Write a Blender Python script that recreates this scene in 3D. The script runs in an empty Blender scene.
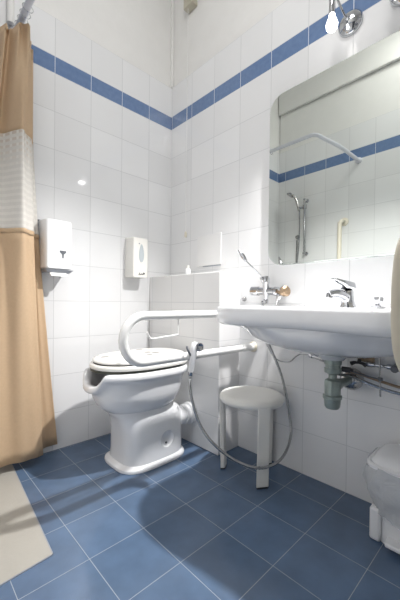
import bpy, math, random
from mathutils import Vector, Matrix
random.seed(7)
PI = math.pi
scene = bpy.context.scene
COL = scene.collection

# ------------------------------------------------------------ camera, light, exposure
cam_d = bpy.data.cameras.new('camera'); cam = bpy.data.objects.new('camera', cam_d); COL.objects.link(cam)
yaw, pitch, roll = -0.7545, -0.0103, 0.0115
fw = Vector((-math.sin(yaw)*math.cos(pitch), math.cos(yaw)*math.cos(pitch), math.sin(pitch)))
rt = Vector((math.cos(yaw), math.sin(yaw), 0)); up = rt.cross(fw)
r2 = rt*math.cos(roll) + up*math.sin(roll); u2 = -rt*math.sin(roll) + up*math.cos(roll)
m = Matrix((r2, u2, -fw)).transposed().to_4x4(); m.translation = Vector((-1.3879, -1.7364, 0.8006))
cam.matrix_world = m
cam_d.sensor_fit = 'HORIZONTAL'; cam_d.sensor_width = 36; cam_d.lens = 315.53*36/400
cam_d.shift_x = 5.1753/400; cam_d.shift_y = 5.6655/400
cam_d.clip_start = 0.01
scene.camera = cam

w = bpy.data.worlds.new('ambient_fill'); scene.world = w; w.use_nodes = True  # dim even ambience added as fill, enters by the unseen doorway
w.node_tree.nodes['Background'].inputs[0].default_value = (0.86, 0.93, 1.0, 1)
w.node_tree.nodes['Background'].inputs[1].default_value = 0.10
def area(name, loc, target, size, sizey, power, colr):
    l = bpy.data.lights.new(name, 'AREA'); l.shape = 'RECTANGLE'; l.size = size; l.size_y = sizey
    l.energy = power; l.color = colr
    o = bpy.data.objects.new(name, l); COL.objects.link(o); o.location = loc
    d = Vector(target) - Vector(loc); o.rotation_euler = d.to_track_quat('-Z', 'Y').to_euler()
    return o
area('ceiling_fill', (-1.02, -1.35, 2.9), (-0.45, -0.5, 1.1), 0.5, 0.5, 12, (1.0, 0.98, 0.95))  # unseen fill light added to brighten the walls and soften shadows
# the beam of the reflector bulb over the mirror
sl = bpy.data.lights.new('bulb_beam', 'SPOT'); sl.energy = 165; sl.spot_size = math.radians(112); sl.spot_blend = 1.0; sl.shadow_soft_size = 0.025; sl.color = (1, 0.98, 0.96)
so = bpy.data.objects.new('bulb_beam', sl); COL.objects.link(so); so.location = (-0.135, -1.165, 1.90)
so.rotation_euler = (Vector((-1.0, -0.85, 0.0)) - so.location).to_track_quat('-Z', 'Y').to_euler()
BULB_STRENGTH = 5
scene.view_settings.view_transform = 'Standard'; scene.view_settings.look = 'None'
scene.view_settings.exposure = 0.05; scene.view_settings.gamma = 1
scene.view_settings.use_curve_mapping = False

# ------------------------------------------------------------ materials
def nt(name):
    M = bpy.data.materials.new(name); M.use_nodes = True
    return M, M.node_tree.nodes, M.node_tree.links, M.node_tree.nodes['Principled BSDF']
def mat(name, col, rough=0.4, metal=0.0, coat=0.0, noise=0.03, nscale=12, bump=0.0, bscale=60, spec=0.5):
    M, N, L, b = nt(name)
    b.inputs['Roughness'].default_value = rough; b.inputs['Metallic'].default_value = metal
    b.inputs['Coat Weight'].default_value = coat; b.inputs['Specular IOR Level'].default_value = spec
    tc = N.new('ShaderNodeTexCoord'); nz = N.new('ShaderNodeTexNoise'); nz.inputs['Scale'].default_value = nscale
    nz.inputs['Detail'].default_value = 4
    L.new(tc.outputs['Object'], nz.inputs['Vector'])
    mx = N.new('ShaderNodeMix'); mx.data_type = 'RGBA'
    mx.inputs[6].default_value = (*[c*(1-noise) for c in col], 1); mx.inputs[7].default_value = (*[min(1, c*(1+noise)) for c in col], 1)
    L.new(nz.outputs[0], mx.inputs[0]); L.new(mx.outputs[2], b.inputs['Base Color'])
    if bump:
        n2 = N.new('ShaderNodeTexNoise'); n2.inputs['Scale'].default_value = bscale; L.new(tc.outputs['Object'], n2.inputs['Vector'])
        bp = N.new('ShaderNodeBump'); bp.inputs['Strength'].default_value = bump; bp.inputs['Distance'].default_value = 0.01
        L.new(n2.outputs[0], bp.inputs['Height']); L.new(bp.outputs[0], b.inputs['Normal'])
    return M
class G:                      # tiny node-math builder
    def __init__(s, N, L): s.N, s.L = N, L
    def m(s, op, a, b=None, c=None):
        n = s.N.new('ShaderNodeMath'); n.operation = op
        for i, v in enumerate((a, b, c)):
            if v is None: continue
            if isinstance(v, (int, float)): n.inputs[i].default_value = v
            else: s.L.new(v, n.inputs[i])
        return n.outputs[0]
def tile_mat(name, uax, uoff, vax, voff, stripe, base, grout, tone=0.03, rough=0.06, gw=0.0016, mottled=False, wave=0.12):
    M, N, L, b = nt(name); g = G(N, L)
    geo = N.new('ShaderNodeNewGeometry'); sp = N.new('ShaderNodeSeparateXYZ'); L.new(geo.outputs['Position'], sp.inputs[0])
    u = g.m('ADD', sp.outputs[uax], uoff); v = g.m('ADD', sp.outputs[vax], voff)
    if stripe:
        hi = g.m('GREATER_THAN', v, 2.045); v2 = g.m('SUBTRACT', v, g.m('MULTIPLY', hi, 0.0897))
        ins = g.m('MULTIPLY', g.m('GREATER_THAN', v, 2.0008), g.m('LESS_THAN', v, 2.0889))
    else: v2 = v
    def dist(x):
        f = g.m('FRACT', g.m('ADD', g.m('DIVIDE', x, 0.2), 100.5))
        return g.m('MULTIPLY', g.m('ABSOLUTE', g.m('SUBTRACT', f, 0.5)), 0.2)
    du, dv = dist(u), dist(v2)
    if stripe:     # no course joint inside the blue border, a joint at each of its edges
        d2 = g.m('MINIMUM', g.m('ABSOLUTE', g.m('SUBTRACT', v, 2.0)), g.m('ABSOLUTE', g.m('SUBTRACT', v, 2.0897)))
        near = g.m('MULTIPLY', g.m('GREATER_THAN', v, 1.99), g.m('LESS_THAN', v, 2.1))
        dv = g.m('ADD', g.m('MULTIPLY', near, d2), g.m('MULTIPLY', g.m('SUBTRACT', 1, near), dv))
    d = g.m('MINIMUM', du, dv)
    gm = g.m('LESS_THAN', d, gw)
    # per tile tone
    cell = N.new('ShaderNodeCombineXYZ')
    L.new(g.m('FLOOR', g.m('DIVIDE', u, 0.2)), cell.inputs[0]); L.new(g.m('FLOOR', g.m('DIVIDE', v2, 0.2)), cell.inputs[1])
    wn = N.new('ShaderNodeTexWhiteNoise'); wn.noise_dimensions = '3D'; L.new(cell.outputs[0], wn.inputs['Vector'])
    nz = N.new('ShaderNodeTexNoise'); nz.inputs['Scale'].default_value = 9 if mottled else 3; nz.inputs['Detail'].default_value = 5
    L.new(geo.outputs['Position'], nz.inputs['Vector'])
    t = g.m('ADD', g.m('MULTIPLY', g.m('SUBTRACT', wn.outputs['Value'], 0.5), tone*2),
            g.m('MULTIPLY', g.m('SUBTRACT', nz.outputs[0], 0.5), 0.7 if mottled else 0.05))
    k = g.m('ADD', 1.0, t)
    def scaled(c):
        vm = N.new('ShaderNodeVectorMath'); vm.operation = 'SCALE'; vm.inputs[0].default_value = c; L.new(k, vm.inputs['Scale']); return vm.outputs[0]
    colr = scaled(base)
    def mix(f, a, bb):
        mx = N.new('ShaderNodeMix'); mx.data_type = 'RGBA'; L.new(f, mx.inputs[0])
        for i, q in ((6, a), (7, bb)):
            if isinstance(q, tuple): mx.inputs[i].default_value = (*q, 1)
            else: L.new(q, mx.inputs[i])
        return mx.outputs[2]
    if stripe:
        n3 = N.new('ShaderNodeTexNoise'); n3.inputs['Scale'].default_value = 40; n3.inputs['Detail'].default_value = 5
        L.new(geo.outputs['Position'], n3.inputs['Vector'])
        blue = mix(n3.outputs[0], (0.105, 0.175, 0.33), (0.17, 0.26, 0.45))
        colr = mix(ins, colr, blue)
        gc = mix(ins, grout, (0.66, 0.70, 0.78))
    else: gc = grout
    colr = mix(gm, colr, gc); L.new(colr, b.inputs['Base Color'])
    rg = g.m('ADD', rough, g.m('MULTIPLY', gm, 0.5)); L.new(rg, b.inputs['Roughness'])
    # bump: pillowed tile edge and slightly wavy glaze
    edge = g.m('MINIMUM', g.m('DIVIDE', d, 0.004), 1.0)
    n4 = N.new('ShaderNodeTexNoise'); n4.inputs['Scale'].default_value = 7; n4.inputs['Detail'].default_value = 1
    L.new(geo.outputs['Position'], n4.inputs['Vector'])
    h = g.m('ADD', g.m('MULTIPLY', edge, 0.08), g.m('MULTIPLY', n4.outputs[0], wave*3))
    bp = N.new('ShaderNodeBump'); bp.inputs['Strength'].default_value = 0.5; bp.inputs['Distance'].default_value = 0.008
    L.new(h, bp.inputs['Height']); L.new(bp.outputs[0], b.inputs['Normal'])
    return M
WT = (0.80, 0.805, 0.815); WG = (0.60, 0.61, 0.62)
M_back = tile_mat('tile_back', 0, 0.187, 2, 0, True, WT, WG)
M_right = tile_mat('tile_right', 1, 0.2107, 2, 0, True, WT, WG)
M_left = tile_mat('tile_left', 1, 0.2727, 2, 0, True, WT, WG)
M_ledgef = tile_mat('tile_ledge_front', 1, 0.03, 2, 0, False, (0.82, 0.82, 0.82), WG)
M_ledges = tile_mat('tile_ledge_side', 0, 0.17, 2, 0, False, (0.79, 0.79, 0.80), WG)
M_floor = tile_mat('tile_floor', 0, 0.154, 1, 0.2107, False, (0.090, 0.143, 0.235), (0.32, 0.36, 0.40), tone=0.06, rough=0.20, gw=0.0009, mottled=True)
M_paint = mat('paint', (0.80, 0.795, 0.78), 0.8, bump=0.05)
M_ceil = mat('ceiling_paint', (0.8, 0.8, 0.79), 0.85)
M_tray = mat('shower_tray', (0.40, 0.385, 0.35), 0.35, noise=0.10, nscale=5, bump=0.1, bscale=90)
M_cer = mat('ceramic', (0.82, 0.83, 0.85), 0.08, coat=0.5, noise=0.01)
M_seat = mat('seat_plastic', (0.84, 0.83, 0.79), 0.22, noise=0.01)
M_white = mat('white_enamel', (0.84, 0.84, 0.83), 0.2, coat=0.3, noise=0.01)
M_wpl = mat('white_plastic', (0.82, 0.83, 0.85), 0.28, noise=0.015)
M_cream = mat('cream_plastic', (0.72, 0.67, 0.56), 0.35, noise=0.02)
M_stool = mat('stool_plastic', (0.85, 0.84, 0.80), 0.3, noise=0.02)
M_chrome = mat('chrome', (0.55, 0.56, 0.58), 0.10, metal=1.0, noise=0.25, nscale=30)
M_dchrome = mat('worn_chrome', (0.50, 0.50, 0.50), 0.22, metal=1.0, noise=0.25, nscale=40)
M_brass = mat('tarnished_brass', (0.33, 0.24, 0.16), 0.4, metal=0.8, noise=0.4, nscale=60)
M_hose = mat('hose_metal', (0.40, 0.41, 0.42), 0.25, metal=0.9, noise=0.1, nscale=50)
M_trap = mat('grey_trap_plastic', (0.27, 0.32, 0.30), 0.3, noise=0.4, nscale=25, metal=0.3)
M_black = mat('black_rubber', (0.03, 0.03, 0.035), 0.5)
M_dark = mat('dark_grey_plastic', (0.12, 0.13, 0.15), 0.4)
M_grey = mat('grey_plastic', (0.30, 0.32, 0.36), 0.4)
M_gap = mat('dark_gap_shade', (0.05, 0.055, 0.04), 0.5)  # darkness of the gap under the seat, put into the colour
M_paper = mat('paper', (0.86, 0.86, 0.85), 0.8, bump=0.1)
M_rod = mat('rod_enamel', (0.68, 0.69, 0.75), 0.35)
M_beige = mat('beige_plastic', (0.56, 0.51, 0.41), 0.45)
M_bulb, N, L, b = nt('bulb_glass')
b.inputs['Base Color'].default_value = (1, 1, 1, 1); b.inputs['Emission Color'].default_value = (1.0, 0.97, 0.93, 1); b.inputs['Emission Strength'].default_value = BULB_STRENGTH
M_frost = mat('frosted_glass', (0.85, 0.87, 0.88), 0.3)
M_mirror, N, L, b = nt('mirror_silver')
b.inputs['Base Color'].default_value = (0.80, 0.835, 0.80, 1); b.inputs['Metallic'].default_value = 1; b.inputs['Roughness'].default_value = 0.0
M_medge = mat('mirror_edge', (0.45, 0.50, 0.47), 0.2, metal=0.3)

def lid_material():
    M, N, L, b = nt('patterned_lid'); tc = N.new('ShaderNodeTexCoord')
    vo = N.new('ShaderNodeTexVoronoi'); vo.inputs['Scale'].default_value = 13; L.new(tc.outputs['Object'], vo.inputs['Vector'])
    cr = N.new('ShaderNodeValToRGB'); cr.color_ramp.elements[0].position = 0.2; cr.color_ramp.elements[0].color = (0.36, 0.35, 0.33, 1)
    cr.color_ramp.elements[1].position = 0.36; cr.color_ramp.elements[1].color = (0.84, 0.83, 0.80, 1)
    L.new(vo.outputs['Distance'], cr.inputs[0]); L.new(cr.outputs[0], b.inputs['Base Color']); b.inputs['Roughness'].default_value = 0.25
    return M
M_lid = lid_material()
def cloth(name, col, trans, alpha=1.0, rows=0.0, brown=False):
    M, N, L, b = nt(name); g = G(N, L)
    tc = N.new('ShaderNodeTexCoord'); geo = N.new('ShaderNodeNewGeometry')
    sp = N.new('ShaderNodeSeparateXYZ'); L.new(geo.outputs['Position'], sp.inputs[0])
    nz = N.new('ShaderNodeTexNoise'); nz.inputs['Scale'].default_value = 90; L.new(tc.outputs['Object'], nz.inputs['Vector'])
    mx = N.new('ShaderNodeMix'); mx.data_type = 'RGBA'; L.new(nz.outputs[0], mx.inputs[0])
    mx.inputs[6].default_value = (*[c*0.94 for c in col], 1); mx.inputs[7].default_value = (*[min(1, c*1.04) for c in col], 1)
    cc = mx.outputs[2]
    if rows:
        band = g.m('GREATER_THAN', g.m('FRACT', g.m('DIVIDE', sp.outputs[2], rows)), 0.55)
        if brown:   # woven brown dashes that thin out down the net
            fade = g.m('MULTIPLY', g.m('MAXIMUM', g.m('MULTIPLY', g.m('SUBTRACT', sp.outputs[2], 1.40), 2.6), 0.0), 1.0)
            m2 = N.new('ShaderNodeMix'); m2.data_type = 'RGBA'
            wv = g.m('GREATER_THAN', g.m('FRACT', g.m('MULTIPLY', tc.outputs['UV'] if False else sp.outputs[0], 55)), 0.35)
            f = g.m('MINIMUM', g.m('MULTIPLY', g.m('MULTIPLY', band, wv), fade), 0.75)
            L.new(f, m2.inputs[0]); L.new(cc, m2.inputs[6]); m2.inputs[7].default_value = (0.42, 0.27, 0.15, 1); cc = m2.outputs[2]
        L.new(g.m('ADD', alpha, g.m('MULTIPLY', band, 0.07)), b.inputs['Alpha'])
    elif alpha < 1: b.inputs['Alpha'].default_value = alpha
    L.new(cc, b.inputs['Base Color']); b.inputs['Roughness'].default_value = 0.7
    out = N['Material Output']; tr = N.new('ShaderNodeBsdfTranslucent'); L.new(cc, tr.inputs[0])
    ms = N.new('ShaderNodeMixShader'); ms.inputs[0].default_value = trans
    L.new(b.outputs[0], ms.inputs[1]); L.new(tr.outputs[0], ms.inputs[2])
    if not rows: L.new(ms.outputs[0], out.inputs[0])
    return M
M_peach = cloth('peach_cloth', (0.72, 0.53, 0.345), 0.25)
M_net = cloth('net_cloth', (0.82, 0.79, 0.74), 0.2, alpha=0.78, rows=0.028, brown=True)
def bag_material():
    M, N, L, b = nt('thin_bag_film'); tc = N.new('ShaderNodeTexCoord')
    nz = N.new('ShaderNodeTexNoise'); nz.inputs['Scale'].default_value = 14; nz.inputs['Detail'].default_value = 6; nz.inputs['Distortion'].default_value = 1.5
    L.new(tc.outputs['Object'], nz.inputs['Vector'])
    bp = N.new('ShaderNodeBump'); bp.inputs['Strength'].default_value = 0.7; bp.inputs['Distance'].default_value = 0.02
    L.new(nz.outputs[0], bp.inputs['Height']); L.new(bp.outputs[0], b.inputs['Normal'])
    b.inputs['Base Color'].default_value = (0.78, 0.80, 0.82, 1); b.inputs['Roughness'].default_value = 0.35; b.inputs['Alpha'].default_value = 0.5
    return M
M_bag = bag_material()

# ------------------------------------------------------------ mesh helpers
class MB:
    def __init__(s): s.v, s.f, s.mi = [], [], []
    def add(s, vs, fs, mi=0):
        o = len(s.v); s.v += [tuple(p) for p in vs]; s.f += [tuple(i+o for i in f) for f in fs]; s.mi += [mi]*len(fs)
    def box(s, x0, x1, y0, y1, z0, z1, mi=0):
        s.add([(x, y, z) for z in (z0, z1) for y in (y0, y1) for x in (x0, x1)],
              [(0, 2, 3, 1), (4, 5, 7, 6), (0, 1, 5, 4), (2, 6, 7, 3), (0, 4, 6, 2), (1, 3, 7, 5)], mi)
    def loft(s, rings, cap0=True, cap1=True, closed=True, mi=0):
        n = len(rings[0]); vs = [p for r in rings for p in r]; fs = []
        for i in range(len(rings)-1):
            for j in range(n if closed else n-1):
                a, c = i*n+j, i*n+(j+1) % n
                fs.append((a, c, c+n, a+n))
        if cap0: fs.append(tuple(range(n-1, -1, -1)))
        if cap1: fs.append(tuple((len(rings)-1)*n + j for j in range(n)))
        s.add(vs, fs, mi)
    def lathe(s, prof, base, axis, n=20, mi=0):      # prof: (r, h) list along axis from base
        axis = Vector(axis).normalized(); a = axis.orthogonal().normalized(); c = axis.cross(a); base = Vector(base)
        s.loft([[base + axis*h + (a*math.cos(2*PI*k/n) + c*math.sin(2*PI*k/n))*max(r, 1e-5) for k in range(n)] for r, h in prof], mi=mi)
    def tube(s, pts, r, n=12, mi=0, smooth=6, flat=None):
        P = [Vector(p) for p in pts]
        if smooth and len(P) > 2: P = catmull(P, smooth)
        rad = r if callable(r) else (lambda t: r)
        T = [(P[min(i+1, len(P)-1)] - P[max(i-1, 0)]).normalized() for i in range(len(P))]
        nrm = T[0].orthogonal().normalized(); rings = []
        for i, p in enumerate(P):
            nrm = (nrm - T[i]*nrm.dot(T[i])).normalized(); bn = T[i].cross(nrm); rr = rad(i/(len(P)-1))
            rings.append([p + (nrm*math.cos(2*PI*k/n) + bn*math.sin(2*PI*k/n))*rr for k in range(n)])
        s.loft(rings, mi=mi)
    def build(s, name, mats, parent=None, bevel=0, seg=2, smooth=True, angle=35, sub=0):
        me = bpy.data.meshes.new(name); me.from_pydata(s.v, [], s.f)
        mats = mats if isinstance(mats, (list, tuple)) else [mats]
        for q in mats: me.materials.append(q)
        for p, k in zip(me.polygons, s.mi): p.material_index = k; p.use_smooth = smooth
        me.validate(); me.update()
        import bmesh
        bm = bmesh.new(); bm.from_mesh(me); bmesh.ops.recalc_face_normals(bm, faces=bm.faces); bm.to_mesh(me); bm.free()
        if smooth and not sub: me.set_sharp_from_angle(angle=math.radians(angle))
        o = bpy.data.objects.new(name, me); COL.objects.link(o)
        if bevel:
            md = o.modifiers.new('bevel', 'BEVEL'); md.width = bevel; md.segments = seg; md.limit_method = 'ANGLE'; md.angle_limit = math.radians(40)
        if sub:
            md = o.modifiers.new('sub', 'SUBSURF'); md.levels = sub; md.render_levels = sub
        if parent:
            o.parent = parent
            o.matrix_parent_inverse = Matrix.Translation(-Vector(parent.location)) if parent.type == 'EMPTY' else Matrix()
        return o
def catmull(P, n):
    out = []
    for i in range(len(P)-1):
        p0, p1, p2, p3 = P[max(i-1, 0)], P[i], P[i+1], P[min(i+2, len(P)-1)]
        for k in range(n):
            t = k/n
            out.append(0.5*((2*p1) + (p2-p0)*t + (2*p0-5*p1+4*p2-p3)*t*t + (3*p1-p0-3*p2+p3)*t**3))
    out.append(P[-1]); return out
def tag(o, label, cat, group=None):
    o['label'] = label; o['category'] = cat
    if group: o['group'] = group
    return o
def thing(name, label, cat, loc, group=None):
    o = bpy.data.objects.new(name, None); o.empty_display_size = 0.05; COL.objects.link(o); o.location = loc
    return tag(o, label, cat, group)
def struct(o): o['kind'] = 'structure'; return o
def superell(cx, cy, rx, ry, z, n=2.4, N=40, rxb=None):
    out = []
    for k in range(N):
        a = 2*PI*k/N; c, s_ = math.cos(a), math.sin(a)
        R = rx if (c < 0 or rxb is None) else rxb
        out.append((cx + R*math.copysign(abs(c)**(2/n), c), cy + ry*math.copysign(abs(s_)**(2/n), s_), z))
    return out
def rrect(y0, y1, z0, z1, r, x, n=8):     # rounded rectangle in a plane x = const
    out = []
    for cy, cz, a0 in ((y1-r, z1-r, 0), (y0+r, z1-r, 90), (y0+r, z0+r, 180), (y1-r, z0+r, 270)):
        for k in range(n+1):
            a = math.radians(a0 + 90*k/n); out.append((x, cy + r*math.cos(a), cz + r*math.sin(a)))
    return out

# ------------------------------------------------------------ the room
XW, YF, ZC = -1.42, -2.45, 3.0
TT = 0.0
b = MB(); b.box(XW-0.1, 0.1, YF-0.1, 0.1, -0.1, 0); struct(b.build('floor', M_floor, smooth=False))
b = MB(); b.box(XW-0.1, 0.1, YF-0.1, 0.1, ZC, ZC+0.1); struct(b.build('ceiling', M_ceil, smooth=False))
TZ = 2.2897
def wall(name, x0, x1, y0, y1, inner, M):       # tiled to TZ, painted above and set back by the tile thickness
    b = MB(); b.box(x0, x1, y0, y1, 0, TZ)
    ax, sgn = inner; q = [x0, x1, y0, y1]
    q[ax] += sgn*0.008
    b.box(*q, TZ, ZC, mi=1)
    return struct(b.build(name, [M, M_paint], smooth=False))
wall('wall_back', XW-0.1, 0.1, 0, 0.1, (2, 1), M_back)
wall('wall_right', 0, 0.1, YF, -0.0001, (0, 1), M_right)
wall('wall_left', XW-0.1, XW, -1.5, 0, (1, -1), M_left)
b = MB(); b.box(XW-0.1, XW, -2.12, -1.5, 2.1, ZC); b.box(XW-0.1, XW, YF, -2.12, 0, ZC); struct(b.build('wall_left', M_paint, smooth=False))
b = MB(); b.box(XW-0.1, 0.1, YF-0.1, YF, 0, ZC); struct(b.build('wall_front', M_paint, smooth=False))
b = MB(); b.box(XW, XW+0.025, -1.5, 0, 2.66, ZC); struct(b.build('trim_1', M_paint, bevel=0.004, smooth=False))     # painted soffit
# tiled ledge boxed in front of the wall in the corner
b = MB(); b.box(-0.17, 0, -0.63, 0, 0, 0.965)
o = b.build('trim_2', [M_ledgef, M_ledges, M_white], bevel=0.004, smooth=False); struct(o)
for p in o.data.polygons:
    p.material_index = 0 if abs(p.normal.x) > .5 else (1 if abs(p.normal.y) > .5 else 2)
# flush cream shower floor
b = MB(); poly = [(-0.985, -0.001), (-1.034, -0.716), (XW+0.001, -0.75), (XW+0.001, -0.001)]
b.loft([[(x, y, 0.0) for x, y in poly], [(x, y, 0.004) for x, y in poly]]); struct(b.build('trim_3', M_tray, smooth=False))
b = MB()
for (x0, y0), (x1, y1) in ((poly[0], poly[1]), (poly[1], poly[2])):
    d = Vector((x1-x0, y1-y0, 0)).normalized(); nn = Vector((-d.y, d.x, 0))*0.004
    q = [Vector((x0, y0, 0))-nn*0.1, Vector((x1, y1, 0))-nn*0.1, Vector((x1, y1, 0))+nn, Vector((x0, y0, 0))+nn]
    b.loft([[(p.x, p.y, 0) for p in q], [(p.x, p.y, 0.0035) for p in q]])
struct(b.build('trim_4', M_grey, smooth=False))
# riser pipe in the shower end of the back wall, boxed pipe in the painted corner
b = MB(); b.tube([(-1.0, -0.018, 2.12), (-1.0, -0.018, ZC)], 0.016, smooth=0); struct(b.build('trim_5', M_paint))
b = MB(); b.box(-0.012, 0.008, -0.012, 0.008, TZ, ZC); struct(b.build('trim_6', M_paint, bevel=0.003, smooth=False))

# ------------------------------------------------------------ mirror
MY0, MY1 = -1.61, -0.82
mr = thing('mirror', 'large frameless mirror with rounded corners on the tiled wall above the washbasin', 'mirror', (0, -1.21, 0.99))
b = MB(); b.loft([rrect(MY0, MY1, 0.99, 1.83, 0.075, -0.0005), rrect(MY0, MY1, 0.99, 1.83, 0.075, -0.019), rrect(MY0+.001, MY1-.001, .991, 1.829, 0.074, -0.02)], cap1=False)
b.build('backing', M_medge, mr, smooth=False)
b = MB(); b.loft([rrect(MY0+.001, MY1-.001, .991, 1.829, 0.074, -0.0201), rrect(MY0+.002, MY1-.002, .992, 1.828, 0.073, -0.021)])
b.build('mirror_glass', M_mirror, mr, smooth=False)

# ------------------------------------------------------------ wall lamps over the mirror
def lamp(y, label, lit):
    t = thing('wall_lamp', label, 'lamp', (0, y, 1.98), 'chrome spotlights above the mirror')
    b = MB(); b.lathe([(0.050, 0), (0.050, 0.006), (0.046, 0.016), (0.034, 0.026), (0.016, 0.033), (0, 0.035)], (-0.0005, y, 1.98), (-1, 0, 0), 28)
    b.build('base_plate', M_chrome, t)
    b = MB(); b.lathe([(0.005, 0), (0.005, 0.006), (0, 0.007)], (-0.018, y-0.03, 1.95), (-1, 0, 0.0), 10); b.build('screw', M_dark, t)
    bx, by = -0.11, y+0.032
    b = MB(); b.tube([(-0.028, y, 1.984), (-0.05, y+0.008, 1.995), (bx+0.015, by-0.004, 2.062), (bx+0.004, by-0.001, 2.07), (bx, by, 2.065), (bx, by, 2.05)], 0.0045, 10)
    b.lathe([(0.009, -0.008), (0.011, 0), (0.009, 0.012)], (-0.03, y, 1.982), (-1, 0.1, 0.3), 12)
    b.build('arm', M_chrome, t)
    b = MB(); b.lathe([(0.006, 0.0), (0.011, 0.004), (0.0125, 0.03), (0.0125, 0.075), (0.010, 0.082)], (bx, by, 2.055), (0, 0, -1), 20)
    b.build('socket', M_chrome, t)
    b = MB(); b.lathe([(0.009, 0), (0.012, 0.008), (0.013, 0.018), (0.018, 0.030), (0.023, 0.046), (0.021, 0.060), (0.013, 0.070), (0, 0.073)], (bx, by, 1.978), (0, 0, -1), 20)
    b.build('bulb', M_bulb if lit else M_frost, t)
lamp(-1.2, 'chrome wall spotlight with a glowing bare bulb above the mirror', True)
lamp(-1.395, 'chrome wall spotlight at the top right edge, only its base ring in view', False)

# ------------------------------------------------------------ washbasin
CY = -1.22
def basin_ring(z, inset=0.0, k=1.0, N=96, xb=0.0):
    out = []; cx = -0.26
    for i in range(N):
        a = 2*PI*i/N; c, s_ = math.cos(a), math.sin(a)
        y = CY + (0.378-inset)*math.copysign(abs(s_)**(2/4.2), s_)
        cc = math.copysign(abs(c)**(2/4.2), c)
        if c < 0:
            dy = min(abs(y-CY)/0.28, 1.0)
            fr = 0.215 + 0.045*(dy*dy*(3-2*dy))
            x = cx + (fr-inset)*cc
        else: x = cx + (0.26-xb-inset*0.0)*cc
        out.append((x, y, z))
    return out
def mixring(A, z, c, rx, ry, t, n=2.3):   # blend outline A with an ellipse about c
    N = len(A); out = []
    for i, p in enumerate(A):
        a = 2*PI*i/N; ca, sa = math.cos(a), math.sin(a)
        e = (c[0] + rx*math.copysign(abs(ca)**(2/n), ca), c[1] + ry*math.copysign(abs(sa)**(2/n), sa))
        out.append((p[0]*(1-t)+e[0]*t, p[1]*(1-t)+e[1]*t, z))
    return out
A = basin_ring(0.79)
bs = thing('washbasin', 'wide white wheelchair washbasin with a concave front on the wall under the mirror', 'washbasin', (-0.26, CY, 0.6))
b = MB()
C1 = (-0.25, CY)
rings = [mixring(A, 0.592, (-0.19, -1.225), 0.042, 0.042, 1, 2), mixring(A, 0.612, (-0.19, -1.225), 0.055, 0.060, 1, 2),
         mixring(A, 0.622, (-0.20, CY), 0.12, 0.16, 1), mixring(A, 0.642, (-0.21, CY), 0.17, 0.245, 1),
         mixring(A, 0.670, (-0.22, CY), 0.20, 0.30, .95), mixring(A, 0.700, (-0.22, CY), 0.205, 0.315, .8),
         basin_ring(0.716, 0.045), basin_ring(0.718, 0.016), basin_ring(0.728, 0.004), basin_ring(0.745, 0.0), basin_ring(0.774, 0.0), basin_ring(0.786, 0.004), basin_ring(0.790, 0.012),
         mixring(basin_ring(0.79, 0.03), 0.788, (-0.285, CY), 0.185, 0.32, .75, 3.2), mixring(basin_ring(0.79, 0.03), 0.780, (-0.285, CY), 0.172, 0.30, .9, 3.2),
         mixring(A, 0.73, (-0.28, CY), 0.14, 0.24, 1, 2.6), mixring(A, 0.69, (-0.27, CY), 0.11, 0.18, 1, 2.4), mixring(A, 0.668, (-0.22, CY), 0.03, 0.03, 1, 2)]
for r in rings:                 # keep everything off the wall plane
    for i, p in enumerate(r): r[i] = (min(p[0], -0.0005), p[1], p[2])
b.loft(rings); b.build('bowl', M_cer, bs, angle=60)
b = MB(); b.lathe([(0.021, 0), (0.021, 0.003), (0.014, 0.004), (0, 0.004)], (-0.22, CY, 0.6685), (0, 0, 1)); b.build('drain', M_chrome, bs)
# faucet on its deck
f = thing('basin_faucet', 'chrome lever mixer tap on the back deck of the washbasin', 'faucet', (-0.095, -1.235, 0.79))
fx, fy = -0.095, -1.240
b = MB(); b.lathe([(0.030, 0), (0.030, 0.004), (0.026, 0.010), (0.024, 0.025), (0.023, 0.045), (0.024, 0.058), (0.022, 0.066), (0, 0.067)], (fx+0.008, fy, 0.7895), (-0.16, 0.03, 1), 28)
b.build('body', M_chrome, f)
b = MB(); b.tube([(fx, fy, 0.822), (fx-0.03, fy+0.010, 0.838), (fx-0.065, fy+0.022, 0.842), (fx-0.095, fy+0.034, 0.836)], lambda t: 0.019-0.005*t, 16, flat=None)
b.lathe([(0.0125, 0), (0.013, 0.010), (0.0125, 0.018), (0, 0.019)], (fx-0.088, fy+0.031, 0.840), (-0.25, 0.08, -1), 16)
b.build('spout', M_chrome, f)
b = MB()
def blk(x, z, w, h): return [(x, fy+q*w+(fx-x)*0.3, z+r_*h) for q, r_ in ((-1, -.4), (-.8, .7), (0, 1), (.8, .7), (1, -.4), (.6, -1), (-.6, -1))]
b.loft([blk(fx+0.024, 0.872, 0.014, 0.010), blk(fx+0.014, 0.873, 0.024, 0.018), blk(fx-0.018, 0.878, 0.024, 0.018), blk(fx-0.040, 0.886, 0.020, 0.011), blk(fx-0.072, 0.895, 0.015, 0.006), blk(fx-0.078, 0.896, 0.010, 0.004)])
b.build('lever', M_chrome, f, bevel=0.003, angle=30)
# pull knob on the deck
kx, ky = -0.085, -1.347
b = MB(); b.lathe([(0.024, 0), (0.024, 0.003), (0.012, 0.006), (0, 0.006)], (kx, ky, 0.7895), (0, 0, 1)); kn = b.build('waste_knob', M_chrome, bs); kn['label'] = 'small chrome fluted knob'
b = MB()
ringsK = [[(kx + rr*(1+0.14*math.cos(5*a))*math.cos(a), ky + rr*(1+0.14*math.cos(5*a))*math.sin(a), z) for a in [2*PI*i/30 for i in range(30)]]
          for z, rr in ((0.795, 0.009), (0.803, 0.010), (0.808, 0.014), (0.824, 0.0155), (0.828, 0.013))]
b.loft(ringsK); b.build('grip', M_chrome, kn)

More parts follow.
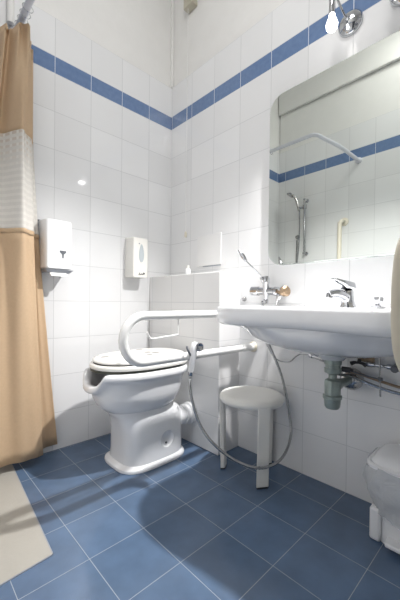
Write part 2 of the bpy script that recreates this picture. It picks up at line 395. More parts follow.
# ------------------------------------------------------------ trap and plumbing under the basin
t = thing('bottle_trap', 'grey green bottle trap hanging below the washbasin drain', 'trap', (-0.19, -1.225, 0.4))
tx, ty = -0.19, -1.228
b = MB(); b.lathe([(0.031, 0), (0.031, 0.016), (0.027, 0.018), (0.027, 0.030), (0.031, 0.032), (0.030, 0.048), (0.022, 0.052), (0.015, 0.058), (0.015, 0.10)], (tx, ty, 0.5905), (0, 0, -1), 22); b.build('tailpiece', M_trap, t)
b = MB(); b.lathe([(0.016, 0), (0.027, 0.006), (0.029, 0.012), (0.029, 0.06), (0.034, 0.063), (0.034, 0.074), (0.030, 0.077), (0.028, 0.104), (0.023, 0.112), (0, 0.113)], (tx, ty, 0.519), (0, 0, -1), 22)
b.build('cup', M_trap, t)
b = MB(); b.tube([(tx, ty, 0.49), (tx+0.05, ty-0.003, 0.49), (tx+0.10, ty-0.003, 0.490), (-0.02, ty-0.003, 0.490)], 0.016, 14); 
b.lathe([(0.022, 0), (0.022, 0.022)], (tx+0.028, ty, 0.49), (1, 0, 0)); b.build('outlet_pipe', M_trap, t)
b = MB(); b.lathe([(0.045, 0), (0.045, 0.020), (0.040, 0.034), (0.028, 0.044), (0.018, 0.048)], (-0.0005, ty-0.003, 0.490), (-1, 0, 0), 26); b.build('wall_flange', M_dchrome, t)
b = MB(); b.lathe([(0.010, 0), (0.010, 0.03), (0.006, 0.031), (0.006, 0.04)], (tx+0.018, ty-0.026, 0.557), (0.15, -1, 0.0), 12); b.build('side_cap', M_black, t)

def valve(y, z, label, knob):
    t = thing('angle_valve', label, 'valve', (0, y, z), 'shut off valves under the washbasin')
    b = MB(); b.lathe([(0.020, 0), (0.019, 0.004), (0.009, 0.007), (0.009, 0.05), (0, 0.05)], (-0.0005, y, z), (-1, 0, 0), 16)
    b.lathe([(0.008, 0), (0.008, 0.035), (0.011, 0.035), (0.011, 0.05)], (-0.045, y, z), (0, -1, 0), 14); b.build('body', M_brass if knob else M_dchrome, t)
    b = MB(); b.lathe([(0.007, 0), (0.008, 0.012)], (-0.052, y, z-0.003), (-0.5, 0, -1), 10)
    for s_ in (-1, 1): b.tube([(-0.062, y, z-0.016), (-0.064, y+s_*0.015, z-0.016), (-0.066, y+s_*0.028, z-0.022)], lambda q: 0.004+0.005*q, 8)
    b.build('handle', M_black, t)
valve(-1.275, 0.585, 'brass valve with black wing handle under the washbasin', True)
t = thing('angle_valve', 'worn chrome valve beside the brass one under the washbasin', 'valve', (0, -1.36, 0.565), 'shut off valves under the washbasin')
b = MB(); b.lathe([(0.020, 0), (0.019, 0.004), (0.009, 0.007), (0.009, 0.05)], (-0.0005, -1.40, 0.565), (-1, 0, 0), 16)
b.lathe([(0.010, 0), (0.010, 0.03), (0.0065, 0.032), (0.0065, 0.07), (0.010, 0.072), (0.011, 0.10)], (-0.045, -1.40, 0.567), (0, 1, 0), 14); b.build('body', M_chrome, t)
b = MB(); b.lathe([(0.014, 0), (0.014, 0.018), (0.010, 0.022)], (-0.05, -1.40, 0.565), (-1, 0, 0), 12); b.build('handle', M_dark, t)
b = MB(); b.tube([(-0.12, -1.19, 0.60), (-0.105, -1.175, 0.55), (-0.09, -1.20, 0.52), (-0.075, -1.26, 0.512), (-0.07, -1.32, 0.495), (-0.065, -1.40, 0.480), (-0.06, -1.48, 0.478), (-0.04, -1.54, 0.50), (-0.012, -1.56, 0.53)], 0.0062, 10)
tag(b.build('braided_hose', M_dchrome), 'lower braided steel hose running right under the washbasin past the valves', 'hose', 'braided supply hoses')
b = MB(); b.tube([(-0.10, -1.165, 0.61), (-0.085, -1.155, 0.56), (-0.07, -1.19, 0.535), (-0.055, -1.27, 0.525), (-0.048, -1.33, 0.512), (-0.048, -1.42, 0.497), (-0.045, -1.50, 0.50), (-0.012, -1.53, 0.52)], 0.0055, 10)
tag(b.build('braided_hose', M_brass), 'upper brownish braided hose running right behind the trap under the washbasin', 'hose', 'braided supply hoses')
b = MB(); b.tube([(-0.085, -1.347, 0.675), (-0.075, -1.352, 0.60), (-0.07, -1.356, 0.455)], 0.0035, 8)
t = thing('waste_rod', 'thin vertical metal rod hanging under the right half of the washbasin', 'rod', (-0.07, -1.35, 0.455)); b.build('rod', M_dchrome, t)
b = MB(); b.lathe([(0.009, 0), (0.009, 0.012)], (-0.071, -1.355, 0.515), (0, 0, 1), 10); b.tube([(-0.07, -1.355, 0.52), (-0.09, -1.30, 0.53), (-0.11, -1.25, 0.545)], 0.003, 8); b.build('clamp', M_dark, t)

# ------------------------------------------------------------ clinic mixer on the wall, lever, hose and hand spray
mx = thing('wall_mixer', 'chrome wall mixer with a long raised elbow lever above the left end of the basin', 'faucet', (0, -0.85, 0.85))
b = MB()
b.lathe([(0.016, -0.005), (0.022, 0.0), (0.023, 0.04), (0.019, 0.044), (0.019, 0.13), (0.022, 0.134), (0.022, 0.15), (0.012, 0.156)], (-0.075, -0.765, 0.862), (0, -1, -0.03), 20)
for y in (-0.80, -0.90):
    b.lathe([(0.026, 0), (0.024, 0.006), (0.012, 0.010), (0.012, 0.075)], (-0.0005, y, 0.86), (-1, 0, 0), 18)
b.lathe([(0.013, -0.065), (0.013, -0.05), (0.010, -0.045), (0.016, -0.02), (0.016, 0.03), (0.018, 0.034), (0.018, 0.055), (0.014, 0.066), (0, 0.07)], (-0.08, -0.85, 0.865), (0, 0, 1), 20)
b.build('body', M_chrome, mx)
b = MB(); b.lathe([(0.008, 0), (0.010, 0.02), (0.009, 0.025)], (-0.09, -0.842, 0.905), (-0.3, 0.25, 0.9), 12)
b.tube([(-0.098, -0.838, 0.92), (-0.12, -0.845, 0.935), (-0.18, -0.80, 1.005)], 0.0032, 10, smooth=3)
b.tube([(-0.178, -0.803, 1.0), (-0.19, -0.788, 1.03), (-0.20, -0.772, 1.057)], lambda q: 0.004+0.0065*math.sin(PI*min(1, q*1.1+.05)), 10)
b.build('lever', M_chrome, mx)
b = MB(); b.lathe([(0.010, 0), (0.011, 0.02), (0.024, 0.026), (0.025, 0.045), (0.018, 0.052), (0, 0.054)], (-0.075, -0.925, 0.852), (-0.25, -0.8, 0.12), 16); b.build('knob', M_brass, mx)
b = MB(); b.lathe([(0.010, 0), (0.013, 0.012), (0.010, 0.03), (0.007, 0.045), (0.005, 0.058)], (-0.075, -0.925, 0.845), (-0.05, 0.28, -0.9), 14); b.build('elbow', M_dchrome, mx)
st = MB(); st.lathe([(0.013, 0), (0.012, 0.012), (0.006, 0.018), (0, 0.019)], (-0.0005, -0.66, 0.822), (-1, 0, 0), 14)
tag(st.build('wall_plug', M_dchrome), 'small round metal plug on the wall tiles left of the wall mixer', 'plug')

hose = [(-0.484, -0.752, 0.484), (-0.493, -0.76, 0.455), (-0.489, -0.77, 0.391), (-0.47, -0.8, 0.29), (-0.442, -0.86, 0.217), (-0.378, -0.93, 0.152), (-0.289, -0.985, 0.118), (-0.152, -0.99, 0.112),
        (-0.06, -0.98, 0.166), (-0.027, -0.96, 0.255), (-0.045, -0.92, 0.458), (-0.07, -0.835, 0.66), (-0.06, -0.822, 0.75), (-0.078, -0.83, 0.81)]
b = MB(); P = catmull([Vector(p) for p in hose], 16)
# ribbed skin: radius ripples along the length
b.tube(P, lambda q: 0.0062+0.0006*math.sin(q*600), 10, smooth=0)
tag(b.build('shower_hose', M_hose), 'long flexible metal hose looping low in front of the stool to the hand spray', 'hose')
b = MB(); b.tube([(-0.070, -0.815, 0.78), (-0.05, -0.815, 0.65), (-0.05, -0.86, 0.564), (-0.043, -0.9, 0.525), (-0.025, -0.95, 0.522), (-0.045, -0.99, 0.55), (-0.065, -1.03, 0.573), (-0.080, -1.08, 0.577)], 0.003, 8)
t = thing('supply_line', 'thin steel supply line with chrome coupling left of the trap under the washbasin', 'hose', (-0.05, -0.95, 0.52)); b.build('line', M_hose, t)
b = MB(); b.lathe([(0.007, 0), (0.011, 0.006), (0.011, 0.02), (0.009, 0.022), (0.009, 0.06), (0.011, 0.062), (0.011, 0.08)], (-0.080, -1.078, 0.577), (-0.3, -1, -0.08), 14); b.build('coupling', M_chrome, t)

sp = thing('hand_spray', 'white toilet hand spray hooked over the lower grab rail beside the toilet', 'spray', (-0.475, -0.745, 0.5))
b = MB(); b.tube([(-0.482, -0.752, 0.505), (-0.478, -0.755, 0.54), (-0.474, -0.758, 0.575), (-0.468, -0.757, 0.608), (-0.458, -0.752, 0.622)], lambda q: 0.0115+0.0045*q, 14); b.build('handle', M_wpl, sp)
b = MB(); b.lathe([(0.010, -0.015), (0.0175, 0.0), (0.019, 0.012), (0.016, 0.016), (0.013, 0.014), (0, 0.014)], (-0.452, -0.768, 0.611), (-0.35, -0.75, 0.0), 20); b.build('spray_head', M_chrome, sp)
b = MB(); b.tube([(-0.485, -0.755, 0.575), (-0.500, -0.752, 0.60), (-0.500, -0.745, 0.614)], 0.0045, 8); b.build('trigger', M_dark, sp)
b = MB(); b.lathe([(0.008, 0), (0.011, 0.004), (0.011, 0.018), (0.008, 0.024)], (-0.482, -0.752, 0.512), (0, 0.02, -1), 14); b.build('hose_nut', M_chrome, sp)

# ------------------------------------------------------------ fold-down grab rail by the toilet
def hairpin(y, zu, zl, xe, r):
    rr = (zu-zl)/2; zc = (zu+zl)/2; pts = [(-0.03, y, zu), (xe+rr+0.08, y, zu)]
    for k in range(0, 13):
        a = PI/2 + PI*k/12; pts.append((xe+rr + rr*math.cos(a), y, zc + rr*math.sin(a)))
    pts += [(xe+rr+0.08, y, zl), (-0.03, y, zl)]
    return [Vector(p) for p in pts]
gr = thing('grab_rail', 'white fold-down grab rail with a rounded loop end beside the toilet', 'rail', (0, -0.72, 0.56))
b = MB(); b.tube(hairpin(-0.72, 0.747, 0.567, -0.790, 0.0175), 0.0175, 16, smooth=0); b.build('tube', M_white, gr)
b = MB(); b.tube([(-0.012, -0.72, 0.567), (-0.10, -0.72, 0.567)], 0.0195, 16, smooth=0); b.build('sleeve', M_white, gr)
for z in (0.747, 0.567):
    b = MB(); b.lathe([(0.028, 0), (0.027, 0.006), (0.024, 0.010), (0.0205, 0.012)], (-0.0005, -0.72, z), (-1, 0, 0), 22); b.build('wall_flange', M_cream, gr)
b = MB(); b.tube([(-0.529, -0.72, 0.735), (-0.529, -0.72, 0.675), (-0.537, -0.72, 0.664), (-0.60, -0.72, 0.660), (-0.655, -0.72, 0.656), (-0.672, -0.72, 0.662), (-0.685, -0.72, 0.684)], 0.0035, 8)
b.build('paper_holder', M_white, gr)
# beige support rail at the near end of the basin
br = thing('grab_rail', 'beige support rail loop at the right edge in front of the washbasin', 'rail', (0, -1.64, 0.66))
b = MB(); b.tube([(-0.03, -1.64, 0.945), (-0.60, -1.648, 0.945), (-0.75, -1.645, 0.940), (-0.812, -1.630, 0.922), (-0.845, -1.620, 0.888), (-0.857, -1.617, 0.84), (-0.857, -1.617, 0.765), (-0.845, -1.620, 0.720), (-0.812, -1.630, 0.688), (-0.75, -1.645, 0.670), (-0.60, -1.648, 0.665), (-0.03, -1.64, 0.665)], 0.021, 16, smooth=5)
b.build('tube', M_beige, br)
for z in (0.945, 0.665):
    b = MB(); b.lathe([(0.036, 0), (0.035, 0.01), (0.024, 0.02)], (-0.0005, -1.64, z), (-1, 0, 0), 20); b.build('wall_flange', M_beige, br)

# ------------------------------------------------------------ toilet
TY = -0.365
to = thing('toilet', 'tall white floor-standing toilet with open notched front and closed lid', 'toilet', (-0.5, TY, 0))
def foot(xf, xb, hw, z, n=3.2): cx = (xf+xb)/2; return superell(cx, TY, (xb-xf)/2, hw, z, n, 56)
b = MB()
b.loft([foot(-0.638, -0.246, 0.150, 0.0015, 3.4), foot(-0.639, -0.245, 0.151, 0.008, 3.4), foot(-0.637, -0.247, 0.149, 0.015, 3.4), foot(-0.629, -0.252, 0.143, 0.021, 3.4), foot(-0.614, -0.258, 0.135, 0.027, 3.4),
        foot(-0.608, -0.260, 0.133, 0.06, 3.6), foot(-0.611, -0.260, 0.131, 0.18, 3.4), foot(-0.625, -0.260, 0.129, 0.228, 3.2), foot(-0.635, -0.268, 0.126, 0.248, 2.9), foot(-0.655, -0.300, 0.122, 0.272, 2.6), foot(-0.660, -0.335, 0.118, 0.30, 2.4), foot(-0.665, -0.36, 0.11, 0.335, 2.3)])
ped = b.build('pedestal', M_cer, to, angle=60)
# round recess sunk into the flank
b = MB(); prof = [(0.0415*math.sin(a)+1e-4, 0.020*math.cos(a)) for a in [PI*k/14 for k in range(15)]]
b.lathe(prof, (-0.400, TY-0.1335, 0.115), (0.0, -1, 0.0), 40)
cut = b.build('cutter', M_cer); md = ped.modifiers.new('dish', 'BOOLEAN'); md.operation = 'DIFFERENCE'; md.solver = 'EXACT'; md.object = cut
bpy.context.view_layer.update()
nm = bpy.data.meshes.new_from_object(ped.evaluated_get(bpy.context.evaluated_depsgraph_get()))
ped.modifiers.clear(); ped.data = nm; nm.set_sharp_from_angle(angle=math.radians(32)); nm.name = 'pedestal'; bpy.data.objects.remove(cut)
b = MB()
def egg(xf, xb, hw, z, N=144, n=2.25):
    out = []; cx = -0.47
    for k in range(N):
        a = 2*PI*k/N; c, s_ = math.cos(a), math.sin(a)
        R = (cx-xf) if c < 0 else (xb-cx); e = n if c < 0 else 3.4
        x = cx + R*math.copysign(abs(c)**(2/e), c); y = TY + hw*math.copysign(abs(s_)**(2/n), s_)
        out.append((x, y, z))
    return out
def notch(ring, depth, z_ok=True):
    out = []
    for x, y, z in ring:
        fx_ = max(0.0, min(1.0, (-0.60 - x)/0.10)); wy = max(0.0, 1 - (abs(y-TY)/0.097)**4.0) if abs(y-TY) < 0.097 else 0
        out.append((x, y, z - depth*fx_*wy))
    return out
D = 0.058
b = MB()
b.loft([egg(-0.630, -0.36, 0.095, 0.262), egg(-0.672, -0.325, 0.128, 0.280), notch(egg(-0.706, -0.295, 0.153, 0.315), 0.004), notch(egg(-0.724, -0.275, 0.165, 0.36), 0.012), notch(egg(-0.728, -0.262, 0.165, 0.395), 0.035),
        notch(egg(-0.735, -0.252, 0.171, 0.425), D*.9), notch(egg(-0.745, -0.246, 0.177, 0.437), D), notch(egg(-0.764, -0.235, 0.186, 0.444), D), notch(egg(-0.768, -0.232, 0.188, 0.452), D), notch(egg(-0.768, -0.232, 0.188, 0.464), D),
        notch(egg(-0.762, -0.236, 0.184, 0.473), D), notch(egg(-0.752, -0.242, 0.176, 0.4755), D), notch(egg(-0.738, -0.25, 0.164, 0.475), D), notch(egg(-0.730, -0.26, 0.156, 0.468), D),
        notch(egg(-0.722, -0.30, 0.148, 0.43), D*.7), notch(egg(-0.69, -0.33, 0.125, 0.37), 0.02), egg(-0.62, -0.37, 0.09, 0.30), egg(-0.56, -0.42, 0.04, 0.27)])
b.build('bowl', M_cer, to, angle=70)
b = MB(); b.loft([[(p[0], p[1], p[2]) for p in egg(-0.735, -0.262, 0.160, z)] for z in (0.4755, 0.486)], cap0=False, cap1=False)
b.build('seat_gap_shade', M_gap, to)  # dark band standing in for shade between rim and seat
def slab(prof, name, M, N=144):
    b = MB(); b.loft([egg(-0.735-e, -0.225+e*.5, 0.176+e, z, N) for z, e in prof]); return b.build(name, M, to, angle=50)
slab([(0.486, -0.006), (0.488, 0.0), (0.497, 0.003), (0.505, 0.0), (0.508, -0.006)], 'seat', M_seat)
slab([(0.508, -0.016), (0.5125, -0.015)], 'lid_gap_shade', M_black)  # solid black layer drawn as the shade between seat and lid
slab([(0.5125, -0.020), (0.515, -0.014), (0.522, -0.012), (0.529, -0.017), (0.534, -0.030), (0.537, -0.06), (0.538, -0.10)], 'lid', M_lid)
for s_ in (-1, 1):
    b = MB(); b.lathe([(0.011, 0), (0.011, 0.045)], (-0.245, TY+s_*0.075-0.02, 0.497), (0, 1, 0), 12); b.build('hinge', M_chrome, to)
b = MB(); b.lathe([(0.006, 0), (0.005, 0.004), (0, 0.005)], (-0.403, TY-0.1235, 0.094), (0, -1, 0), 12); b.build('screw', M_dark, to)
b = MB(); b.lathe([(0.046, -0.02), (0.046, 0.03), (0.053, 0.032), (0.053, 0.05), (0.047, 0.052), (0.047, 0.070), (0.060, 0.074), (0.060, 0.0985)], (-0.269, TY-0.05, 0.175), (1, 0, 0), 26); b.build('waste_pipe', M_wpl, to)
b = MB(); b.lathe([(0.006, 0), (0.006, 0.01)], (-0.29, TY-0.186, 0.445), (0, -1, 0), 10); b.build('side_bolt', M_dark, to)

# ------------------------------------------------------------ stool
SX, SY, SR = -0.17, -0.84, 0.152
s = thing('shower_stool', 'low round cream plastic stool under the left end of the washbasin', 'stool', (SX, SY, 0))
b = MB(); b.lathe([(0.0, 0.0), (SR-0.03, 0.0), (SR-0.008, 0.006), (SR, 0.018), (SR-0.001, 0.028), (SR-0.010, 0.038), (SR-0.03, 0.042), (0.06, 0.040), (0, 0.039)], (SX, SY, 0.335), (0, 0, 1), 48); b.build('seat', M_stool, s, angle=60)
for a in (-122, 118, 0.5):
    a = math.radians(a); dx, dy = math.cos(a), math.sin(a); tx_, ty_ = -dy, dx
    b = MB(); R0, hw, th = SR-0.012, 0.029, 0.010
    def leg_ring(R, z, hw=hw):
        return [(SX+dx*(R+q)+tx_*p, SY+dy*(R+q)+ty_*p, z) for p, q in ((-hw, th), (hw, th), (hw*.7, -th), (-hw*.7, -th))]
    b.loft([leg_ring(R0, 0.352), leg_ring(R0-0.004, 0.2), leg_ring(R0-0.010, 0.006)]); lg = b.build('leg', M_stool, s, bevel=0.004)
    b = MB(); R1 = R0-0.010
    b.loft([leg_ring(R1, 0.006, 0.027), leg_ring(R1, 0.0005, 0.026)]); b.build("foot_pad", M_black, lg)

# ------------------------------------------------------------ pedal bin with its bag
bn = thing('pedal_bin', 'white plastic pedal bin lined with a thin bag at the wall under the washbasin', 'bin', (-0.13, -1.50, 0))
BX, BY = -0.125, -1.50
BK = 0.86
def bring(hx, hy, z, n=5, dx=0): return superell(BX+dx, BY, hx, hy, z*BK, n, 64)
b = MB(); b.loft([bring(0.078, 0.105, 0.07), bring(0.092, 0.122, 0.16), bring(0.106, 0.134, 0.29), bring(0.108, 0.136, 0.292)]); b.build('body', M_wpl, bn)
b = MB(); b.loft([bring(0.082, 0.112, 0.0), bring(0.080, 0.110, 0.085)]); b.build('base', M_wpl, bn)
for y0 in (-1.395, -1.635):
    b = MB(); b.loft([[(x, y, z) for x, y in ((-0.212, y0-0.008), (-0.212, y0+0.027), (-0.10, y0+0.027), (-0.10, y0-0.008))] for z in (0.0, 0.05, 0.11)]); b.build('foot', M_wpl, bn, bevel=0.008)
b = MB(); b.loft([[(-0.245, -1.57, z), (-0.245, -1.425, z), (-0.18, -1.42, z), (-0.18, -1.58, z)] for z in (0.018, 0.032)]); b.build('pedal', M_wpl, bn, bevel=0.005)
b = MB(); b.loft([bring(0.112, 0.142, 0.290), bring(0.117, 0.147, 0.296), bring(0.117, 0.147, 0.306), bring(0.110, 0.140, 0.312), bring(0.104, 0.134, 0.309), bring(0.096, 0.125, 0.330, 4), bring(0.07, 0.10, 0.346, 3.5), bring(0.02, 0.03, 0.352, 3)]); b.build('lid', M_wpl, bn, angle=40)
b = MB(); rg = []
for i, (z, e) in enumerate(((0.30, 0.121), (0.27, 0.128), (0.24, 0.128), (0.20, 0.122), (0.17, 0.112), (0.14, 0.100), (0.115, 0.096), (0.10, 0.094))):
    ring = []
    for k, (x, y, zz) in enumerate(superell(BX, BY, e-0.002, e+0.028, z*BK, 4.2, 64)):
        q = 0.0045*math.sin(k*0.9+i*1.7)+0.003*math.sin(k*2.3+i)
        dx, dy = x-BX, y-BY; l = math.hypot(dx, dy); x2 = x+dx/l*q; ring.append((min(x2, -0.002), y+dy/l*q, zz + 0.006*math.sin(k*.5+i)))
    rg.append(ring)
b.loft(rg, cap0=False, cap1=False); b.build('bin_bag', M_bag, bn, angle=80)

# ------------------------------------------------------------ shower curtain and its rail
rr = thing('curtain_rail', 'greyish white curtain rail running out over the shower corner', 'rail', (-0.974, 0, 2.1))
RP = [(-0.974, -0.012, 2.10), (-0.974, -0.30, 2.10), (-0.974, -0.53, 2.10), (-0.980, -0.575, 2.098), (-1.000, -0.605, 2.090), (-1.035, -0.620, 2.08), (-1.20, -0.69, 2.04), (-1.404, -0.745, 1.988)]
b = MB(); b.tube(RP, 0.0145, 14); b.build('rod', M_rod, rr)
b = MB(); b.lathe([(0.026, 0), (0.025, 0.008), (0.014, 0.014)], (-0.974, -0.0005, 2.10), (0, -1, 0), 18); b.build('wall_flange', M_rod, rr)
b = MB(); b.lathe([(0.026, 0), (0.025, 0.008), (0.014, 0.016)], (XW+0.0005, -0.748, 1.985), (1, 0, 0), 18); b.build('wall_flange', M_rod, rr)
cu = thing('shower_curtain', 'peach shower curtain with a white net band hanging at the left edge', 'curtain', (-0.974, -0.1, 0.04))
# plan of the cloth: bunched on the rod at the top, spread at the bottom
top = [(-1.055, -0.07), (-1.035, -0.12), (-1.015, -0.09), (-0.995, -0.17), (-0.98, -0.13), (-0.962, -0.17), (-0.945, -0.13), (-0.955, -0.10), (-0.925, -0.08), (-0.930, -0.055), (-0.905, -0.04)]
mid = [(-1.085, -0.04), (-1.065, -0.07), (-1.045, -0.045), (-1.02, -0.09), (-0.985, -0.16), (-0.955, -0.12), (-0.925, -0.09), (-0.945, -0.06), (-0.925, -0.04), (-0.915, -0.05), (-0.902, -0.035)]
bot = [(-1.17, -0.13), (-1.13, -0.10), (-1.09, -0.125), (-1.03, -0.105), (-0.96, -0.12), (-0.895, -0.118), (-0.868, -0.105), (-0.895, -0.030), (-0.855, -0.045), (-0.820, -0.035), (-0.775, -0.04)]
def lerp(A_, B_, t): return [(a[0]*(1-t)+b_[0]*t, a[1]*(1-t)+b_[1]*t) for a, b_ in zip(A_, B_)]
def plan(z):
    if z > 1.6:
        t = min(1, max(0, (2.08-z)/0.48)); m_ = mid
        return lerp(top, m_, t)
    return lerp(mid, bot, ((1.6-z)/1.56)**1.25)
def panel(name, z1, z0, M, off=0.0, rows=14):
    rings = []
    for i in range(rows+1):
        z = z1 + (z0-z1)*i/rows; P = catmull([Vector((x, y, 0)) for x, y in plan(z)], 8)
        ring = []
        for j, p in enumerate(P):
            q = j/(len(P)-1)
            zz = z
            if i == 0 and z1 > 2: zz = z1 - 0.025*abs(math.sin(q*PI*5)) - 0.09*(max(0, q-0.62)/0.38)**1.5 - 0.05*(max(0, 0.45-q)/0.45)
            ring.append((p.x+off*0.3, min(p.y-off + 0.002*math.sin(q*60+z*3), -0.004), zz))
        rings.append(ring)
    b = MB(); b.loft(rings, cap0=False, cap1=False, closed=False)
    o = b.build(name, M, cu, angle=180)
    md = o.modifiers.new('thick', 'SOLIDIFY'); md.thickness = 0.0012
    return o
panel('upper_panel', 2.072, 1.555, M_peach)
panel('net_panel', 1.57, 1.11, M_net, 0.0015)
panel('lower_panel', 1.125, 0.045, M_peach, rows=20)
panel('hem', 1.13, 1.11, M_peach, 0.004, rows=2)
for y in (-0.20, -0.16, -0.12, -0.08, -0.045):
    b = MB(); pts = [(-0.974+0.004*math.sin(a*2), y+0.004*math.cos(a), 2.088) for a in (0,)]
    R_ = 0.022; P = [Vector((-0.974+R_*math.cos(a), y+0.006*math.sin(a), 2.089+R_*math.sin(a))) for a in [2*PI*k/20 for k in range(21)]]
    b.tube(P, 0.0016, 6, smooth=0); b.build('ring', M_chrome, cu)

# ------------------------------------------------------------ dispensers on the back wall
def taper(x0, x1, yb, yf, z0, z1, ins, zi, r=0.014):     # soft box, front smaller than back
    def ring(y, e, ez):
        out = []
        for cx, cz, a0 in ((x1-e-r, z1-ez-r, 0), (x0+e+r, z1-ez-r, 90), (x0+e+r, z0+ez*.3+r, 180), (x1-e-r, z0+ez*.3+r, 270)):
            for k in range(6):
                a = math.radians(a0+18*k); out.append((cx+r*math.cos(a), y, cz+r*math.sin(a)))
        return out
    b = MB(); b.loft([ring(yb, 0, 0), ring(yb+(yf-yb)*.75, ins*.4, zi*.5), ring(yb+(yf-yb)*.95, ins*.8, zi*.8), ring(yf, ins*1.5, zi*1.3)]); return b
pd = thing('towel_dispenser', 'white paper towel dispenser on the tiles right of the curtain', 'dispenser', (-0.78, 0, 0.95))
taper(-0.868, -0.732, -0.010, -0.118, 0.958, 1.215, 0.006, 0.012).build('cover', M_wpl, pd, angle=50)
b = MB(); b.box(-0.871, -0.728, -0.0102, -0.0005, 0.955, 1.216); b.build('back_plate', M_dark, pd, bevel=0.004)
b = MB(); b.loft([[(-0.866, -0.004, 0.958), (-0.730, -0.004, 0.958), (-0.724, -0.115, 0.958), (-0.866, -0.115, 0.958)], [(-0.860, -0.004, 0.946), (-0.734, -0.004, 0.946), (-0.745, -0.100, 0.940), (-0.852, -0.100, 0.940)]]); b.build('bottom_tray', M_grey, pd, bevel=0.003)
b = MB(); b.loft([[(-0.84, -0.10, 0.945), (-0.76, -0.10, 0.945), (-0.76, -0.085, 0.945), (-0.84, -0.085, 0.945)], [(-0.838, -0.112, 0.925), (-0.752, -0.112, 0.924), (-0.752, -0.104, 0.924), (-0.838, -0.104, 0.925)]]); b.build('paper_towel', M_paper, pd)
b = MB(); b.loft([[(x-0.783, y, z+1.035) for x, z in ((-0.016, 0.018), (0.016, 0.018), (0.016, 0.010), (0.005, 0.0), (0.003, -0.020), (-0.003, -0.020), (-0.005, 0.0), (-0.016, 0.010))] for y in (-0.117, -0.1190)]); b.build('lock_mark', M_dark, pd)
sd = thing('soap_dispenser', 'narrow white soap dispenser with a teardrop window on the tiles above the toilet', 'dispenser', (-0.33, 0, 0.93))
taper(-0.375, -0.262, -0.0005, -0.090, 0.945, 1.195, 0.004, 0.006, 0.009).build('cover', M_seat, sd, angle=50)
def drop(s_, y, cz=1.095, cx=-0.3135):
    return [(cx+s_*0.021*math.sin(a)*(0.80+0.2*math.cos(a)) , y, cz - s_*0.055*math.cos(a)) for a in [2*PI*k/28 for k in range(28)]]
b = MB(); b.loft([drop(1, -0.0885), drop(1, -0.0925), drop(0.8, -0.0905)]); b.build('window', mat('clear_grey', (0.55, 0.60, 0.63), 0.1), sd)
b = MB(); b.lathe([(0.004, 0), (0.004, 0.003)], (-0.3300, -0.0895, 1.153), (0, -1, 0), 10); b.build('button', M_grey, sd)
b = MB(); b.lathe([(0.004, 0), (0.004, 0.010)], (-0.2625, -0.045, 1.17), (1, 0, 0), 10); b.build('latch', M_grey, sd)
scr = [(-0.3325, 0.962), (-0.326, 0.975), (-0.3285, 0.964), (-0.320, 0.964), (-0.3165, 0.970), (-0.3145, 0.964), (-0.310, 0.970), (-0.307, 0.964), (-0.303, 0.970), (-0.3005, 0.965), (-0.297, 0.978), (-0.2965, 0.966), (-0.291, 0.976), (-0.2895, 0.967)]
b = MB(); b.tube([(x, -0.0910, z) for x, z in scr], 0.0014, 6, smooth=4); b.build('script_mark', M_black, sd)

sd.location.x += 0.017; sd.location.z += 0.004

# ------------------------------------------------------------ on and above the tiled ledge
bo = thing('soap_bottle', 'tiny white bottle standing on top of the tiled ledge', 'bottle', (-0.09, -0.29, 0.966))
b = MB(); b.lathe([(0.017, 0), (0.018, 0.003), (0.018, 0.034), (0.014, 0.042), (0.008, 0.045)], (-0.09, -0.29, 0.9655), (0, 0, 1), 18); b.build('body', M_wpl, bo)
b = MB(); b.lathe([(0.010, 0), (0.010, 0.014), (0.007, 0.017), (0, 0.017)], (-0.09, -0.29, 1.010), (0, 0, 1), 14); b.build('cap', M_seat, bo)
b = MB(); rp = lambda x, e: rrect(-0.487+e, -0.285-e, 1.026+e, 1.215-e, 0.008, x, 4)
b.loft([rp(-0.0005, 0), rp(-0.008, 0), rp(-0.010, 0.002)]); pn = thing('wall_panel', 'flat square white plastic panel on the wall above the tiled ledge', 'panel', (0, -0.386, 1.02))
b.build('cover', mat('panel_white', (0.80, 0.80, 0.80), 0.25), pn); b = MB(); b.box(-0.012, -0.001, -0.482, -0.340, 1.021, 1.0255); b.build('bottom_lip', M_grey, pn)
# emergency cord
ec = thing('pull_cord', 'white emergency pull cord hanging in the corner from a beige wall box', 'cord', (-0.02, -0.19, 1.2))
b = MB(); b.tube([(-0.024, -0.190, 2.70), (-0.024, -0.190, 1.26)], 0.0018, 6, smooth=0); b.build('cord', M_white, ec)
b = MB(); b.lathe([(0.004, 0), (0.008, 0.010), (0.009, 0.03), (0.006, 0.038), (0, 0.039)], (-0.024, -0.190, 1.262), (0, 0, -1), 14); b.build('pull_knob', M_cream, ec)
b = MB(); b.box(-0.040, 0.008, -0.245, -0.160, 2.70, 2.79); tag(b.build('junction_box', mat('old_beige', (0.50, 0.47, 0.38), 0.5), bevel=0.005, smooth=False), 'beige junction box high on the painted wall near the corner', 'box')

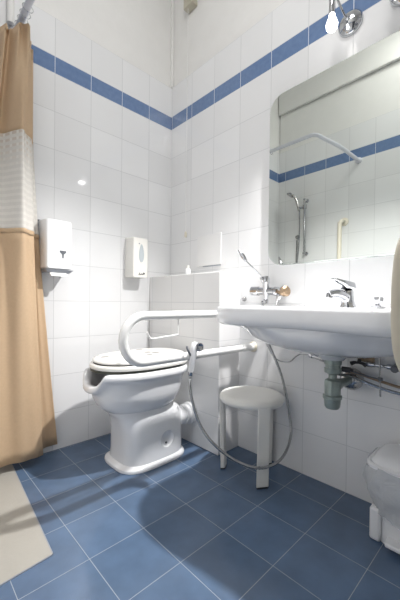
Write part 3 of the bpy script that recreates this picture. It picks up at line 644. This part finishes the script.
# ------------------------------------------------------------ things seen only in the mirror, on the opposite wall
ss = thing('shower_set', 'chrome hand shower on a slide bar, seen in the mirror', 'shower', (XW, -0.30, 1.26))
X0 = XW + 0.045
b = MB(); b.tube([(X0, -0.305, 1.255), (X0, -0.30, 1.765)], 0.011, 12, smooth=0)
for z in (1.265, 1.755): b.lathe([(0.018, 0), (0.018, 0.006), (0.009, 0.01), (0.012, 0.055), (0, 0.058)], (XW+0.0005, -0.302, z), (1, 0, 0), 14)
b.build('slide_bar', M_chrome, ss)
b = MB(); b.lathe([(0.019, -0.02), (0.019, 0.02)], (X0, -0.301, 1.69), (0, 0, 1), 14); b.tube([(X0, -0.30, 1.69), (X0+0.02, -0.275, 1.685), (X0+0.03, -0.262, 1.68)], 0.012, 10); b.build('holder', M_chrome, ss)
b = MB(); b.tube([(X0+0.03, -0.262, 1.655), (X0+0.03, -0.245, 1.72), (X0+0.03, -0.222, 1.78), (X0+0.032, -0.20, 1.815)], lambda q: 0.010+0.003*q, 12)
b.lathe([(0.014, -0.012), (0.034, 0.004), (0.036, 0.014), (0.028, 0.018), (0, 0.018)], (X0+0.034, -0.175, 1.825), (0.1, 0.45, -0.6), 20); b.build('hand_shower', M_dchrome, ss)
b = MB(); b.tube([(X0+0.03, -0.264, 1.655), (X0+0.028, -0.27, 1.50), (X0+0.02, -0.255, 1.30), (X0+0.02, -0.235, 1.05), (X0, -0.23, 0.9), (XW+0.03, -0.215, 0.95), (XW+0.02, -0.214, 1.40)], 0.006, 10); b.build('hose', M_hose, ss)
b = MB(); b.lathe([(0.022, 0), (0.021, 0.01), (0.012, 0.02), (0.012, 0.03)], (XW+0.0005, -0.214, 1.43), (1, 0, 0), 16); b.build('wall_outlet', M_dchrome, ss)
cg = thing('grab_rail', 'vertical cream grab bar on the opposite wall, seen in the mirror', 'rail', (XW, -0.64, 0.95))
b = MB(); b.tube([(XW+0.012, -0.640, 1.50), (XW+0.045, -0.638, 1.50), (XW+0.072, -0.636, 1.478), (XW+0.078, -0.634, 1.44), (XW+0.078, -0.634, 1.01), (XW+0.072, -0.636, 0.972), (XW+0.045, -0.638, 0.95), (XW+0.012, -0.64, 0.95)], 0.017, 14); b.build('bar', M_cream, cg)
for z in (1.50, 0.95):
    b = MB(); b.lathe([(0.036, 0), (0.035, 0.006), (0.022, 0.012)], (XW+0.0005, -0.64, z), (1, 0, 0), 20); b.build('wall_flange', M_cream, cg)
